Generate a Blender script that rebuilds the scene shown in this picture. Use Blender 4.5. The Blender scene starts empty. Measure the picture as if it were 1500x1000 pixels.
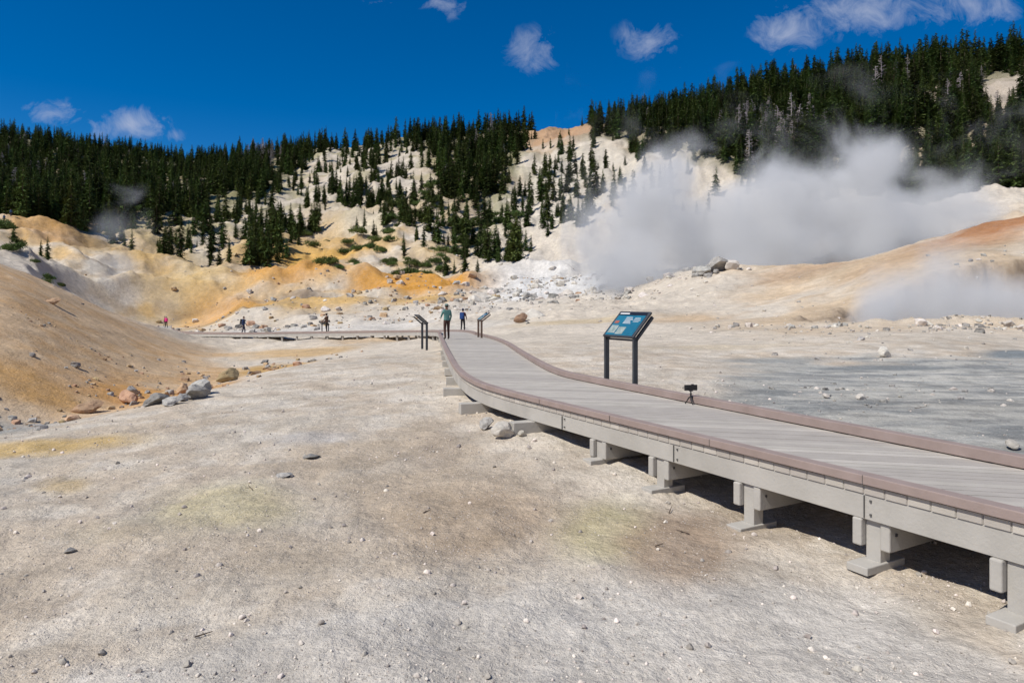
import bpy, math, random
import numpy as np
from mathutils import Vector, Matrix, noise as mnoise
rng=np.random.default_rng(7); random.seed(7)
scene=bpy.context.scene
COL=scene.collection
EYE=1.6
# ------------------------------------------------------------------ helpers
def link(o,parent=None):
    COL.objects.link(o)
    if parent is not None: o.parent=parent
    return o
def empty(name,loc=(0,0,0)):
    e=bpy.data.objects.new(name,None); e.location=loc; e.empty_display_size=0.3
    return link(e)
class NT:
    def __init__(s,tree): s.t=tree; s.n=tree.nodes; s.l=tree.links
    def node(s,typ,**kw):
        n=s.n.new(typ)
        for k,v in kw.items(): setattr(n,k,v)
        return n
    def link(s,a,b): s.l.new(a,b)
    def setin(s,n,i,v):
        if isinstance(v,bpy.types.NodeSocket): s.l.new(v,n.inputs[i])
        else: n.inputs[i].default_value=v
    def math(s,op,a,b=None,c=None,clamp=False):
        n=s.node('ShaderNodeMath',operation=op); n.use_clamp=clamp
        s.setin(n,0,a)
        if b is not None: s.setin(n,1,b)
        if c is not None: s.setin(n,2,c)
        return n.outputs[0]
    def noise(s,vec,scale,detail=4,rough=0.55,dist=0.0):
        n=s.node('ShaderNodeTexNoise'); n.inputs['Scale'].default_value=scale
        n.inputs['Detail'].default_value=detail; n.inputs['Roughness'].default_value=rough
        n.inputs['Distortion'].default_value=dist
        if vec is not None: s.l.new(vec,n.inputs['Vector'])
        return n.outputs['Fac']
    def mix(s,f,a,b,mode='MIX'):
        n=s.node('ShaderNodeMix',data_type='RGBA',blend_type=mode)
        s.setin(n,0,f); s.setin(n,6,a); s.setin(n,7,b)
        return n.outputs[2]
    def maprange(s,v,a,b,c=0.0,d=1.0):
        n=s.node('ShaderNodeMapRange'); s.setin(n,0,v)
        for i,x in enumerate((a,b,c,d)): n.inputs[i+1].default_value=x
        return n.outputs[0]
def c4(c): return (c[0],c[1],c[2],1.0)
def mat(name,c1,c2=None,scale=6.0,rough=0.8,bump=0.0,bscale=40.0,randv=0.0,metal=0.0,detail=5,coords='Object',spec=0.3):
    m=bpy.data.materials.new(name); m.use_nodes=True
    t=NT(m.node_tree); b=m.node_tree.nodes['Principled BSDF']
    tc=t.node('ShaderNodeTexCoord'); vec=tc.outputs[coords]
    if c2 is None: c2=tuple(x*0.8 for x in c1)
    f=t.maprange(t.noise(vec,scale,detail,0.6),0.3,0.7)
    col=t.mix(f,c4(c1),c4(c2))
    if randv>0:
        oi=t.node('ShaderNodeObjectInfo')
        hs=t.node('ShaderNodeHueSaturation')
        t.link(t.maprange(oi.outputs['Random'],0,1,1-randv,1+randv),hs.inputs['Value'])
        t.link(t.maprange(t.math('FRACT',t.math('MULTIPLY',oi.outputs['Random'],17.3)),0,1,.475,.515),hs.inputs['Hue'])
        t.link(col,hs.inputs['Color']); col=hs.outputs[0]
    t.link(col,b.inputs['Base Color'])
    b.inputs['Roughness'].default_value=rough; b.inputs['Metallic'].default_value=metal
    b.inputs['Specular IOR Level'].default_value=spec
    if bump>0:
        bn=t.node('ShaderNodeBump'); bn.inputs['Strength'].default_value=bump; bn.inputs['Distance'].default_value=0.02
        t.link(t.noise(vec,bscale,6,0.65),bn.inputs['Height']); t.link(bn.outputs[0],b.inputs['Normal'])
    return m
class MB:
    def __init__(s): s.v=[]; s.f=[]; s.m=[]
    def hexa(s,p,m=0):
        b=len(s.v); s.v+=[tuple(q) for q in p]
        for f in ((3,2,1,0),(4,5,6,7),(0,1,5,4),(1,2,6,5),(2,3,7,6),(3,0,4,7)):
            s.f.append(tuple(b+i for i in f)); s.m.append(m)
    def box(s,c,ax,ay,az,m=0):
        c=Vector(c);ax=Vector(ax);ay=Vector(ay);az=Vector(az)
        s.hexa([c-ax-ay-az,c+ax-ay-az,c+ax+ay-az,c-ax+ay-az,c-ax-ay+az,c+ax-ay+az,c+ax+ay+az,c-ax+ay+az],m)
    def tube(s,p0,p1,r0,r1,m=0,n=8,caps=True):
        p0=Vector(p0);p1=Vector(p1); d=(p1-p0).normalized()
        a=d.orthogonal().normalized(); b2=d.cross(a); b=len(s.v)
        for p,r in ((p0,r0),(p1,r1)):
            for i in range(n):
                t=2*math.pi*i/n; s.v.append(tuple(p+a*(r*math.cos(t))+b2*(r*math.sin(t))))
        for i in range(n):
            j=(i+1)%n; s.f.append((b+i,b+j,b+n+j,b+n+i)); s.m.append(m)
        if caps:
            s.f.append(tuple(b+n-1-i for i in range(n))); s.m.append(m)
            s.f.append(tuple(b+n+i for i in range(n))); s.m.append(m)
    def ball(s,c,r,m=0,nu=12,nv=8,fn=None):
        c=Vector(c); b=len(s.v)
        if not hasattr(r,'__len__'): r=(r,r,r)
        for j in range(nv+1):
            ph=math.pi*j/nv
            for i in range(nu):
                t=2*math.pi*i/nu
                q=Vector((math.sin(ph)*math.cos(t),math.sin(ph)*math.sin(t),math.cos(ph)))
                q=Vector((q.x*r[0],q.y*r[1],q.z*r[2]))
                if fn: q=fn(q)
                s.v.append(tuple(c+q))
        for j in range(nv):
            for i in range(nu):
                k=(i+1)%nu
                s.f.append((b+j*nu+i,b+(j+1)*nu+i,b+(j+1)*nu+k,b+j*nu+k)); s.m.append(m)
    def sweep(s,path,zf,o0,o1,z0,z1,m=0):
        P=np.array(path); T=np.gradient(P,axis=0); T/=np.linalg.norm(T,axis=1)[:,None]
        N=np.stack([T[:,1],-T[:,0]],1); b=len(s.v)
        for p,n in zip(P,N):
            zz=zf(p[0],p[1])
            for o,z in ((o0,z0),(o1,z0),(o1,z1),(o0,z1)):
                s.v.append((p[0]+n[0]*o,p[1]+n[1]*o,zz+z))
        k=len(P)
        for i in range(k-1):
            for j in range(4):
                a=b+i*4+j; c=b+i*4+(j+1)%4
                s.f.append((a,c,c+4,a+4)); s.m.append(m)
        s.f.append((b+3,b+2,b+1,b)); s.m.append(m)
        e=b+(k-1)*4; s.f.append((e,e+1,e+2,e+3)); s.m.append(m)
    def obj(s,name,mats,parent=None,smooth=False,bevel=0.0,fix=True):
        me=bpy.data.meshes.new(name); me.from_pydata(s.v,[],s.f)
        for mm in mats: me.materials.append(mm)
        me.polygons.foreach_set('material_index',s.m)
        if smooth: me.polygons.foreach_set('use_smooth',[True]*len(s.f))
        if fix:
            import bmesh
            bm=bmesh.new(); bm.from_mesh(me); bmesh.ops.recalc_face_normals(bm,faces=bm.faces); bm.to_mesh(me); bm.free()
        o=bpy.data.objects.new(name,me); link(o,parent)
        if bevel>0:
            bv=o.modifiers.new('bevel','BEVEL'); bv.width=bevel; bv.segments=2; bv.limit_method='ANGLE'
        return o
def chaikin(p,it=2):
    p=[np.array(q,float) for q in p]
    for _ in range(it):
        q=[p[0]]
        for a,b in zip(p[:-1],p[1:]): q+= [a*.75+b*.25,a*.25+b*.75]
        q.append(p[-1]); p=q
    return np.array(p)
# ------------------------------------------------------------------ noise (numpy)
def perlin(x,y,seed=0):
    x=np.asarray(x,float); y=np.asarray(y,float)
    xi=np.floor(x).astype(np.int64); yi=np.floor(y).astype(np.int64); xf=x-xi; yf=y-yi
    def g(ix,iy,dx,dy):
        h=(ix*374761393+iy*668265263+seed*974634777)&0xffffffff
        h=((h^(h>>13))*1274126177)&0xffffffff; h=h^(h>>16)
        a=h.astype(float)/4294967296.0*2*np.pi
        return np.cos(a)*dx+np.sin(a)*dy
    u=xf*xf*xf*(xf*(xf*6-15)+10); v=yf*yf*yf*(yf*(yf*6-15)+10)
    a=g(xi,yi,xf,yf); b=g(xi+1,yi,xf-1,yf); c=g(xi,yi+1,xf,yf-1); d=g(xi+1,yi+1,xf-1,yf-1)
    return (a+(b-a)*u)+((c+(d-c)*u)-(a+(b-a)*u))*v
def fbm(x,y,o=4,seed=0):
    r=0;a=1.0
    for i in range(o):
        r=r+a*perlin(np.asarray(x)*2**i+i*17.3,np.asarray(y)*2**i-i*9.1,seed+i); a*=.5
    return r
def ridged(x,y,o=4,seed=0):
    r=0;a=1.0
    for i in range(o):
        r=r+a*(1-2*np.abs(perlin(np.asarray(x)*2**i+i*17.3,np.asarray(y)*2**i-i*9.1,seed+i))); a*=.5
    return r/1.9
def sstep(a,b,x):
    t=np.clip((x-a)/(b-a),0,1); return t*t*(3-2*t)
W2=[(-2.95,37.6,-.13),(-3.5,43,-.25),(-4.6,50,-.45),(-7.5,56,-.72),(-13,62,-1.0),(-21,67,-1.3),(-29,72,-1.6),(-40,82,-1.95),(-50,98,-2.25),(-60,118,-2.2)]
Wc=chaikin(W2,3)
# ------------------------------------------------------------------ terrain: lofted feature lines
UC=[-350,0,150,300,450,600,750,900,1050,1200,1350,1500,1850]
def V(ys,vs): return (ys,[EYE+y*(445-v)/1000 for y,v in zip(ys,vs)])
FL=[]
FL.append(([.5]*13,[-.8]*13))
FL.append(([4]*13,[-.8,-.8,-.8,-.78,-.76,-.75,-.74,-.74,-.75,-.75,-.7,-.7,-.7]))
FL.append(([8,8,8,8,8,8,8,8,8,7,6.2,5.8,5],[-.95,-.92,-.86,-.8,-.76,-.73,-.7,-.72,-.8,-.82,-.8,-.78,-.7]))
FL.append(([10,10,11,12,13,13,13,15,13.5,11,10,9.5,8.5],[-1.08,-1.03,-.93,-.80,-.68,-.56,-.45,-.38,-.42,-.42,-.42,-.42,-.42]))
FL.append(([12,13.5,15.5,18.5,27,31,30,30,24,22,21,20,18],[-1.25,-1.16,-1.02,-.84,-.74,-.60,-.4,-.36,-.42,-.44,-.45,-.46,-.46]))
FL.append(([18,20,24,32,42,45,45,45,34,31,31,29,27],[-2.2,-2.2,-2.25,-2.35,-2.0,-1.15,-.55,-.35,-.3,-.15,-.02,-.25,-.2]))
FL.append(V([42,45,50,54,60,62,70,68,58,46,43,42,42],[352,377,462,525,503,496,472,462,463,476,468,476,476]))
FL.append(V([78,80,85,95,88,88,95,90,74,60,50,49,49],[370,388,452,484,481,472,456,446,432,438,402,385,380]))
FL.append(V([130,130,130,130,120,115,120,110,86,78,72,68,64],[335,345,402,443,443,440,436,420,392,392,356,314,300]))
FL.append(V([180,180,180,170,165,155,160,150,125,115,110,105,100],[310,315,345,378,388,398,390,390,412,408,372,330,310]))
FL.append(V([240,240,240,230,230,225,220,210,190,180,170,160,150],[285,290,302,322,328,306,318,296,306,296,276,272,268]))
FL.append(V([330,330,330,330,320,300,300,290,260,240,230,220,210],[230,238,245,262,252,238,232,203,200,182,167,160,160]))
FL.append(V([430,430,420,420,400,380,370,350,330,310,300,290,280],[183,190,226,238,220,200,193,180,147,120,97,84,72]))
FL.append(([800]*13,[70]*13))
FL.append(([4500]*13,[0]*13))
TH=np.array([math.atan((u-750)/1000) for u in UC])
NTH=1440; NR=1300
thT=np.linspace(-np.pi,np.pi,NTH); lr0,lr1=math.log(.5),math.log(5000)
lrT=np.linspace(lr0,lr1,NR)
fy=[];fz=[]
for ys,zs in FL:
    rho=np.log(np.array(ys)*np.sqrt(1+np.tan(TH)**2)) if ys[0]>.6 and ys[0]<700 else np.log(np.array(ys,float))
    zs=np.array(zs)
    ex_r=(rho[0]+rho[-1])/2; ex_z=(zs[0]+zs[-1])/2
    T=np.concatenate([[-np.pi],TH,[np.pi]])
    fy.append(np.interp(thT,T,np.concatenate([[ex_r],rho,[ex_r]])))
    fz.append(np.interp(thT,T,np.concatenate([[ex_z],zs,[ex_z]])))
fy=np.array(fy);fz=np.array(fz)
def gk(s):
    n=int(3*s)+1; k=np.exp(-.5*(np.arange(-n,n+1)/s)**2); return k/k.sum(),n
k,n=gk(9)
def smooth1(a,k,n): return np.convolve(np.pad(a,n,mode='edge'),k,mode='valid')
for i in range(len(fy)): fy[i]=smooth1(fy[i],k,n); fz[i]=smooth1(fz[i],k,n)
TAB=np.zeros((NTH,NR))
k,n=gk(4.2)
for i in range(NTH): TAB[i]=smooth1(np.interp(lrT,fy[:,i],fz[:,i]),k,n)
def pitmask(x,y):
    d=np.sqrt(((x-33.0)/11)**2+((y-45.6)/4.6)**2)+.24*fbm(x/3.6,y/3.6,5,77)
    return sstep(1.16,.84,d),d
def height(x,y):
    x=np.asarray(x,float);y=np.asarray(y,float)
    rho=np.sqrt(x*x+y*y)+1e-6; th=np.arctan2(x,y)
    a=(th+np.pi)/(2*np.pi)*(NTH-1); r=(np.clip(np.log(rho),lr0,lr1)-lr0)/(lr1-lr0)*(NR-1)
    ia=np.clip(a.astype(int),0,NTH-2); ir=np.clip(r.astype(int),0,NR-2); fa=a-ia; fr=r-ir
    z=(TAB[ia,ir]*(1-fa)+TAB[ia+1,ir]*fa)*(1-fr)+(TAB[ia,ir+1]*(1-fa)+TAB[ia+1,ir+1]*fa)*fr
    flat=sstep(6,9,x+ .12*y)*sstep(26,20,y)*sstep(7,9,y)
    near=1-sstep(45,70,rho)
    z=z+near*(1-.7*flat)*(.095*fbm(x/2.6,y/2.6,3,3)+.032*fbm(x/.5,y/.5,4,9)*sstep(40,15,rho))
    z=z+near*.034*ridged(x/1.1+.8*perlin(x/3,y/3,5),y/1.1,4,12)*(1-.9*flat)
    u=750+1000*np.tan(np.clip(th,-1,1))
    mid=sstep(30,70,rho)
    lh=sstep(330,250,u)*sstep(70,55,rho)
    z=z+mid*(1-.85*lh)*np.minimum(rho/100,2.2)*(.9*fbm(x/9,y/9,5,21)+.25*ridged(x/4,y/4,3,33))
    mm=sstep(100,135,rho)*sstep(300,230,rho)
    z=z+mm*(4.6*(ridged(x/30+.6*perlin(x/30,y/30,18),y/46,4,91)-.5)+2.8*fbm(x/17,y/17,5,95))
    hill=sstep(150,230,rho)
    cr=ridged(x/26+.5*perlin(x/40,y/40,8),y/75+.3*perlin(x/30,y/30,7),4,41)
    z=z+hill*(1-sstep(420,520,rho))*(5.5*(cr-.55)+3.5*fbm(x/60,y/60,3,55))
    lump=sstep(60,80,rho)*sstep(150,110,rho)*sstep(560,700,u)*sstep(1120,1000,u)
    z=z+lump*.9*ridged(x/5,y/5,4,61)
    p,d=pitmask(x,y); flo=.15+.25*fbm(x/2,y/2,3,81)
    z=np.where(z>flo,z*(1-p)+flo*p,z)
    z=z+np.exp(-((d-1.0)/.2)**2)*sstep(44,47,y)*.9*fbm(x/1.7,y/1.7,5,83)
    rimw=np.exp(-((d-1.2)/.14)**2)*sstep(45,41,y); z=z+rimw*.5*ridged(x/1.6,y/1.6,4,82)
    msk=(x<16)&(x>-78)&(y>26)&(y<134)
    if np.any(msk):
        X_=x[msk] if x.ndim else np.array([float(x)]); Y_=y[msk] if y.ndim else np.array([float(y)])
        best=np.full(X_.shape,1e9); zb=np.zeros(X_.shape)
        for j in range(len(Wc)-1):
            ax_,ay_=Wc[j,0],Wc[j,1]; dx,dy=Wc[j+1,0]-ax_,Wc[j+1,1]-ay_
            tt=np.clip(((X_-ax_)*dx+(Y_-ay_)*dy)/(dx*dx+dy*dy),0,1)
            dd=(X_-ax_-tt*dx)**2+(Y_-ay_-tt*dy)**2
            q=dd<best; best=np.where(q,dd,best); zb=np.where(q,Wc[j,2]+(Wc[j+1,2]-Wc[j,2])*tt,zb)
        best=np.sqrt(best); lim=zb-.36+np.maximum(best-2.2,0)**2*.045
        if x.ndim: z[msk]=np.minimum(z[msk],lim)
        else: z=np.minimum(z,lim[0])
    return z
def gpt(u,y):
    x=(u-750)/1000*y; return Vector((x,y,float(height(x,y))))
th_in=np.linspace(-math.radians(42),math.radians(42),800)
th_all=np.concatenate([np.linspace(-np.pi,-math.radians(42),70)[:-1],th_in,np.linspace(math.radians(42),np.pi,70)[1:]])
lr_all=np.concatenate([np.linspace(math.log(.5),math.log(3.2),14)[:-1],np.linspace(math.log(3.2),math.log(520),820),np.linspace(math.log(520),math.log(4800),30)[1:]])
A,R=np.meshgrid(th_all,lr_all,indexing='ij'); rho=np.exp(R)
X=np.sin(A)*rho; Y=np.cos(A)*rho; Z=height(X,Y)
na,nr=A.shape
verts=np.stack([X,Y,Z],-1).reshape(-1,3)
idx=np.arange(na*nr).reshape(na,nr)
q=np.stack([idx[:-1,:-1],idx[1:,:-1],idx[1:,1:],idx[:-1,1:]],-1).reshape(-1,4)[:,::-1]
me=bpy.data.meshes.new('ground_terrain')
me.vertices.add(len(verts)); me.vertices.foreach_set('co',verts.ravel())
me.loops.add(q.size); me.loops.foreach_set('vertex_index',q.ravel().astype(np.int32))
me.polygons.add(len(q)); me.polygons.foreach_set('loop_start',np.arange(0,q.size,4,dtype=np.int32)); me.polygons.foreach_set('loop_total',np.full(len(q),4,dtype=np.int32))
me.update(calc_edges=True); me.validate()
me.polygons.foreach_set('use_smooth',np.ones(len(q),bool))
# mineral colours
U=750+1000*np.tan(np.clip(A,-1.1,1.1)); Ys=np.maximum(np.cos(np.clip(A,-1.1,1.1))*rho,.3); LY=np.log(Ys)
Vv=445-1000*(Z-EYE)/Ys
C=np.zeros(A.shape+(3,))
C[:]=(.655,.575,.47)
def blend(w,c):
    global C
    w=np.clip(w,0,1)[...,None]; C=C*(1-w)+np.array(c)*w
n1=fbm(X/3.0,Y/3.0,5,101); n2=fbm(X/14,Y/14,5,111); n3=fbm(X/1.0,Y/1.0,5,121); n4=fbm(X/40,Y/40,5,131); n5=fbm(X/.35,Y/.35,4,141)
near=sstep(40,25,Ys)
blend(near*sstep(-.1,.3,n1)*.6,(.56,.455,.34))
blend(near*sstep(.05,.35,n3)*.5,(.73,.665,.575))
blend(near*sstep(.05,.4,-n3)*.45,(.51,.415,.315))
blend(near*sstep(.15,.5,n5)*sstep(20,12,Ys)*.45,(.48,.40,.315))
lim=np.interp(U,[0,200,450,750,1000,1250,1500],[3.8,4.4,5.0,5.5,5.6,5.6,4.2])
blend(sstep(.35,-.2,Ys-lim+n3*.5)*.75,(.66,.615,.55))
def blob(u,y,su,sl,c,s=1.0,nn=None,na_=.8):
    nn=n2 if nn is None else nn
    w=np.exp(-((U-u)/su)**2-((LY-math.log(y))/sl)**2)
    blend(np.clip(w*1.8+nn*na_*np.sqrt(w)-.25,0,1)*s,c)
OR=(.60,.29,.05); TAN=(.58,.39,.21); WH=(.68,.63,.55); GR=(.36,.36,.34)
blob(880,7.0,80,.13,(.57,.50,.24),.6,n3); blob(330,8,110,.12,(.54,.46,.24),.6,n3); blob(700,7.4,160,.2,(.43,.32,.215),.75,n3)
blob(1000,6.5,90,.17,(.37,.265,.18),.8,n3); blob(60,12.6,140,.06,(.62,.42,.15),.8,n3); blob(560,9,170,.25,(.50,.40,.29),.5,n1); blob(380,6.4,200,.1,(.50,.40,.29),.6,n3)
blob(90,9.5,40,.05,(.58,.42,.2),.6,n3); blob(640,10.5,40,.1,(.42,.34,.26),.6,n3); blob(200,7.2,120,.06,(.52,.43,.3),.5,n3); blob(450,11.5,60,.05,(.56,.54,.52),.6,n3)
lh=sstep(370,310,U+60*n2)*sstep(19,23,Ys)*sstep(64,56,Ys)
blend(lh*.88,(.63,.435,.25)); blend(lh*sstep(-.15,.3,n1)*.55,(.56,.33,.14)); blend(lh*sstep(.1,.5,n3)*.3,(.66,.52,.36)); blend(lh*sstep(.1,.4,fbm(X/1.2,Y/4,4,175))*.3,(.50,.36,.23))
blob(230,27,120,.1,(.56,.27,.06),.7,n1); blob(40,24,90,.06,(.54,.30,.09),.6,n1)
blob(20,19.5,70,.08,GR,.8,n1)
blob(440,50,90,.10,(.64,.42,.19),.85,n1); blob(550,60,80,.1,(.62,.40,.18),.75,n1); blob(400,38,60,.08,(.58,.35,.11),.9,n1)
mudb=U+70*n1+25*n3-6*(Ys-15)
mud=sstep(985,1110,mudb)*sstep(26.5,21.5,Ys+5*n1)*sstep(.3,1.2,(X-1.125)*.89+(Y-15)*.455)
st=fbm(X/3.5,Y/.9,5,151); st2=fbm(X/.9,Y/.4,5,161)
blend(mud*.92,(.40,.40,.375)); blend(mud*sstep(-.05,.25,st)*.8,(.58,.555,.49)); blend(mud*sstep(.05,.3,-st)*.7,(.24,.255,.255)); blend(mud*sstep(.05,.3,st2)*.5,(.56,.54,.49)); blend(mud*sstep(.05,.3,-st2)*.5,(.25,.25,.24))
blob(1300,21.5,120,.035,(.22,.24,.245),.85,n1); blob(1500,25.5,60,.06,(.22,.26,.28),.9,n1); blob(1130,24,80,.04,(.30,.31,.30),.7,n1); blob(1200,19,60,.03,(.27,.27,.26),.7,n1)
midw=sstep(45,75,Ys)
blend(midw*.7,(.63,.555,.455))
blend(midw*sstep(-.05,.4,n2)*.6*sstep(1000,600,U),(.56,.45,.32))
blend(midw*sstep(.1,.5,n1)*.3,(.47,.39,.32))
r=sstep(980,1150,U)*sstep(30,45,Ys)*sstep(130,100,Ys)
blend(r*sstep(-.35,.2,n2)*.8,(.60,.45,.29)); blend(r*sstep(.0,.4,n1)*.45,(.48,.36,.24))
blob(1470,69,130,.17,(.42,.20,.09),1.0); blob(1180,75,90,.08,(.50,.34,.21),.8); blob(1330,62,100,.1,(.52,.36,.22),.7)
blob(1000,55,60,.1,TAN,.6,n1); blob(850,60,90,.06,(.60,.46,.26),.6,n1); blob(1050,30,120,.05,(.63,.52,.36),.5,n1); blob(1250,38,150,.08,(.58,.45,.31),.6,n1)
hz=sstep(95,118,Ys)*sstep(250,215,Ys)*sstep(740,660,U)
blend(hz*sstep(-.25,.3,n2)*.75,(.62,.46,.25)); blend(hz*sstep(.05,.4,fbm(X/7,Y/7,4,171))*.6,(.60,.37,.12)); blend(hz*sstep(.15,.5,-n2)*.6,(.68,.61,.50)); blend(hz*sstep(.1,.35,fbm(X/5,Y/5,4,172))*.5,(.38,.29,.20))
blob(95,195,70,.14,OR,1.0); blob(110,165,60,.1,(.32,.21,.10),.8); blob(60,150,60,.09,OR,.6)
blob(425,172,120,.11,(.60,.35,.08),1.0); blob(410,145,90,.08,OR,.9); blob(480,195,70,.1,(.58,.37,.14),.9)
blob(640,128,75,.11,OR,1.0); blob(570,134,60,.09,OR,.9); blob(430,112,110,.06,(.60,.37,.11),.8); blob(300,150,60,.15,(.60,.42,.18),.8)
blob(610,112,70,.05,(.56,.34,.1),.8); blob(240,190,50,.2,(.58,.43,.22),.7); blob(330,122,60,.08,OR,.7); blob(215,150,40,.12,(.58,.37,.13),.7)
blob(450,126,60,.04,(.26,.18,.11),.7); blob(360,112,70,.03,(.33,.24,.16),.6); blob(340,158,60,.04,(.36,.25,.15),.6)
blob(340,205,60,.06,(.70,.62,.46),.9); blob(400,222,50,.05,WH,.9); blob(545,205,60,.06,(.68,.59,.43),.9); blob(300,175,30,.08,WH,.7)
blob(830,115,130,.22,(.68,.67,.65),.9); blob(760,150,60,.1,(.62,.59,.55),.7)
blob(840,225,120,.22,(.62,.57,.485),.95); blob(660,92,130,.09,(.62,.565,.49),.7); blob(450,80,220,.11,(.68,.64,.58),.8); blob(120,105,90,.15,(.62,.54,.43),.7); blob(640,66,120,.07,(.66,.62,.55),.6)
blob(1300,165,300,.16,(.55,.49,.40),.9)
pmk,pd=pitmask(X,Y)
blend(np.exp(-((pd-1.02)/.17)**2)*sstep(44,47,Y)*.9,(.27,.205,.15)); blend(pmk*sstep(.75,.6,pd)*.7,(.60,.57,.52))
blend(np.exp(-((pd-1.2)/.14)**2)*sstep(47,43,Y)*.6,(.56,.48,.38))
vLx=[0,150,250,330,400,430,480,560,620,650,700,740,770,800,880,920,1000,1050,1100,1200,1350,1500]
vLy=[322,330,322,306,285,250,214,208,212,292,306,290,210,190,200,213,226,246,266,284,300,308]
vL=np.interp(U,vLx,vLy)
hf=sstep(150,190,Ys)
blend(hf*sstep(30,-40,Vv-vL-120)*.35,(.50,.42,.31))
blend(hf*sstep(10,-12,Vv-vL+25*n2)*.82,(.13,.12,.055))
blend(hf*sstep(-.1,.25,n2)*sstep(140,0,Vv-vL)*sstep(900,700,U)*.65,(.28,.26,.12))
blend(hf*sstep(.05,.4,n4)*.45,(.48,.36,.24))
blob(815,330,60,.12,(.44,.26,.14),.9); blob(1460,235,60,.10,(.50,.42,.34),.9); blob(1370,240,40,.1,(.50,.40,.32),.8); blob(20,430,60,.04,(.58,.48,.36),1)
blend(sstep(500,700,rho),(.10,.12,.07))
ca=me.color_attributes.new('mineral','FLOAT_COLOR','POINT')
ca.data.foreach_set('color',np.concatenate([C.reshape(-1,3),np.ones((na*nr,1))],1).astype(np.float32).ravel())
gm=bpy.data.materials.new('thermal_ground'); gm.use_nodes=True
t=NT(gm.node_tree); b=gm.node_tree.nodes['Principled BSDF']
at=t.node('ShaderNodeAttribute',attribute_name='mineral'); geo=t.node('ShaderNodeNewGeometry'); P=geo.outputs['Position']
col=at.outputs['Color']
f1=t.maprange(t.noise(P,1.3,6,.7),.3,.7,.78,1.17)
f2=t.maprange(t.noise(P,14,6,.75),.3,.7,.76,1.19)
f3=t.maprange(t.noise(P,.12,7,.65),.3,.7,.80,1.13)
vm=t.math('MULTIPLY',t.math('MULTIPLY',f1,f2),f3)
cm=t.node('ShaderNodeVectorMath',operation='SCALE'); t.link(col,cm.inputs[0]); t.link(vm,cm.inputs['Scale'])
col=cm.outputs[0]
def speck(scale,d0,d1,n0,n1_,amt,col):
    vo=t.node('ShaderNodeTexVoronoi'); vo.inputs['Scale'].default_value=scale; t.link(P,vo.inputs['Vector'])
    sp=t.math('MULTIPLY',t.maprange(vo.outputs['Distance'],d0,d1,1,0),t.maprange(t.noise(P,2.2,4,.65),n0,n1_))
    sc=t.node('ShaderNodeSeparateColor'); t.link(vo.outputs['Color'],sc.inputs[0])
    return t.mix(t.math('MULTIPLY',sp,amt),col,t.mix(sc.outputs[0],(.26,.22,.185,1),(.82,.77,.69,1))),vo,sp
col,vo,sp1=speck(26,.18,.30,.46,.56,.6,col)
col,vo2,sp2=speck(75,.22,.36,.40,.52,.5,col)
t.link(col,b.inputs['Base Color']); b.inputs['Roughness'].default_value=.95; b.inputs['Specular IOR Level'].default_value=.1
hgt=t.math('ADD',t.math('MULTIPLY',t.noise(P,9,6,.72),.075),t.math('MULTIPLY',t.noise(P,45,4,.7),.020))
hgt=t.math('ADD',hgt,t.math('MULTIPLY',sp1,.010))
hgt=t.math('ADD',hgt,t.math('MULTIPLY',sp2,.005))
hgt=t.math('ADD',hgt,t.math('MULTIPLY',t.noise(P,.9,7,.7),.32))
bn=t.node('ShaderNodeBump'); bn.inputs['Strength'].default_value=.65; bn.inputs['Distance'].default_value=1.0
t.link(hgt,bn.inputs['Height']); t.link(bn.outputs[0],b.inputs['Normal'])
me.materials.append(gm)
link(bpy.data.objects.new('ground_terrain',me))
# ------------------------------------------------------------------ instancing
def scatter(parent,protos,pts,scales,tag):
    pts=np.asarray(pts);scales=np.asarray(scales); k=len(protos); ch=rng.integers(0,k,len(pts))
    for i,pm in enumerate(protos):
        p=pts[ch==i]; s=scales[ch==i]
        if len(p)==0: continue
        a=rng.uniform(0,2*np.pi,len(p)); vs=[]
        for j in range(4):
            an=a+math.pi/4+j*math.pi/2; rr=s/math.sqrt(2)
            vs.append(np.stack([p[:,0]+np.cos(an)*rr,p[:,1]+np.sin(an)*rr,p[:,2]],1))
        vs=np.stack(vs,1).reshape(-1,3)
        m=bpy.data.meshes.new(tag+'_carrier'); m.from_pydata(vs.tolist(),[],[(4*j,4*j+1,4*j+2,4*j+3) for j in range(len(p))])
        o=bpy.data.objects.new(tag+'_carrier',m); link(o,parent)
        o.instance_type='FACES'; o.use_instance_faces_scale=True; o.instance_faces_scale=1.0
        o.show_instancer_for_render=False; o.show_instancer_for_viewport=False
        c=bpy.data.objects.new(tag,pm); link(c,o)
def tri_mesh(name,T,mats,mi=None):
    T=np.asarray(T); n=len(T); m=bpy.data.meshes.new(name)
    m.from_pydata(T.reshape(-1,3).tolist(),[],[(3*i,3*i+1,3*i+2) for i in range(n)])
    for mm in mats: m.materials.append(mm)
    if mi is not None: m.polygons.foreach_set('material_index',mi)
    return m
def leaf_mat(name,c1,c2,rv=.35): return mat(name,c1,c2,scale=9,rough=.8,randv=rv,spec=.1,detail=2)
needle=leaf_mat('needles',(.12,.165,.042),(.060,.095,.030),.5)
bark=mat('bark',(.16,.115,.085),(.09,.065,.05),scale=30,rough=.95)
snagm=mat('dead_wood',(.40,.345,.33),(.27,.235,.225),scale=12,rough=.95,randv=.2)
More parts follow.
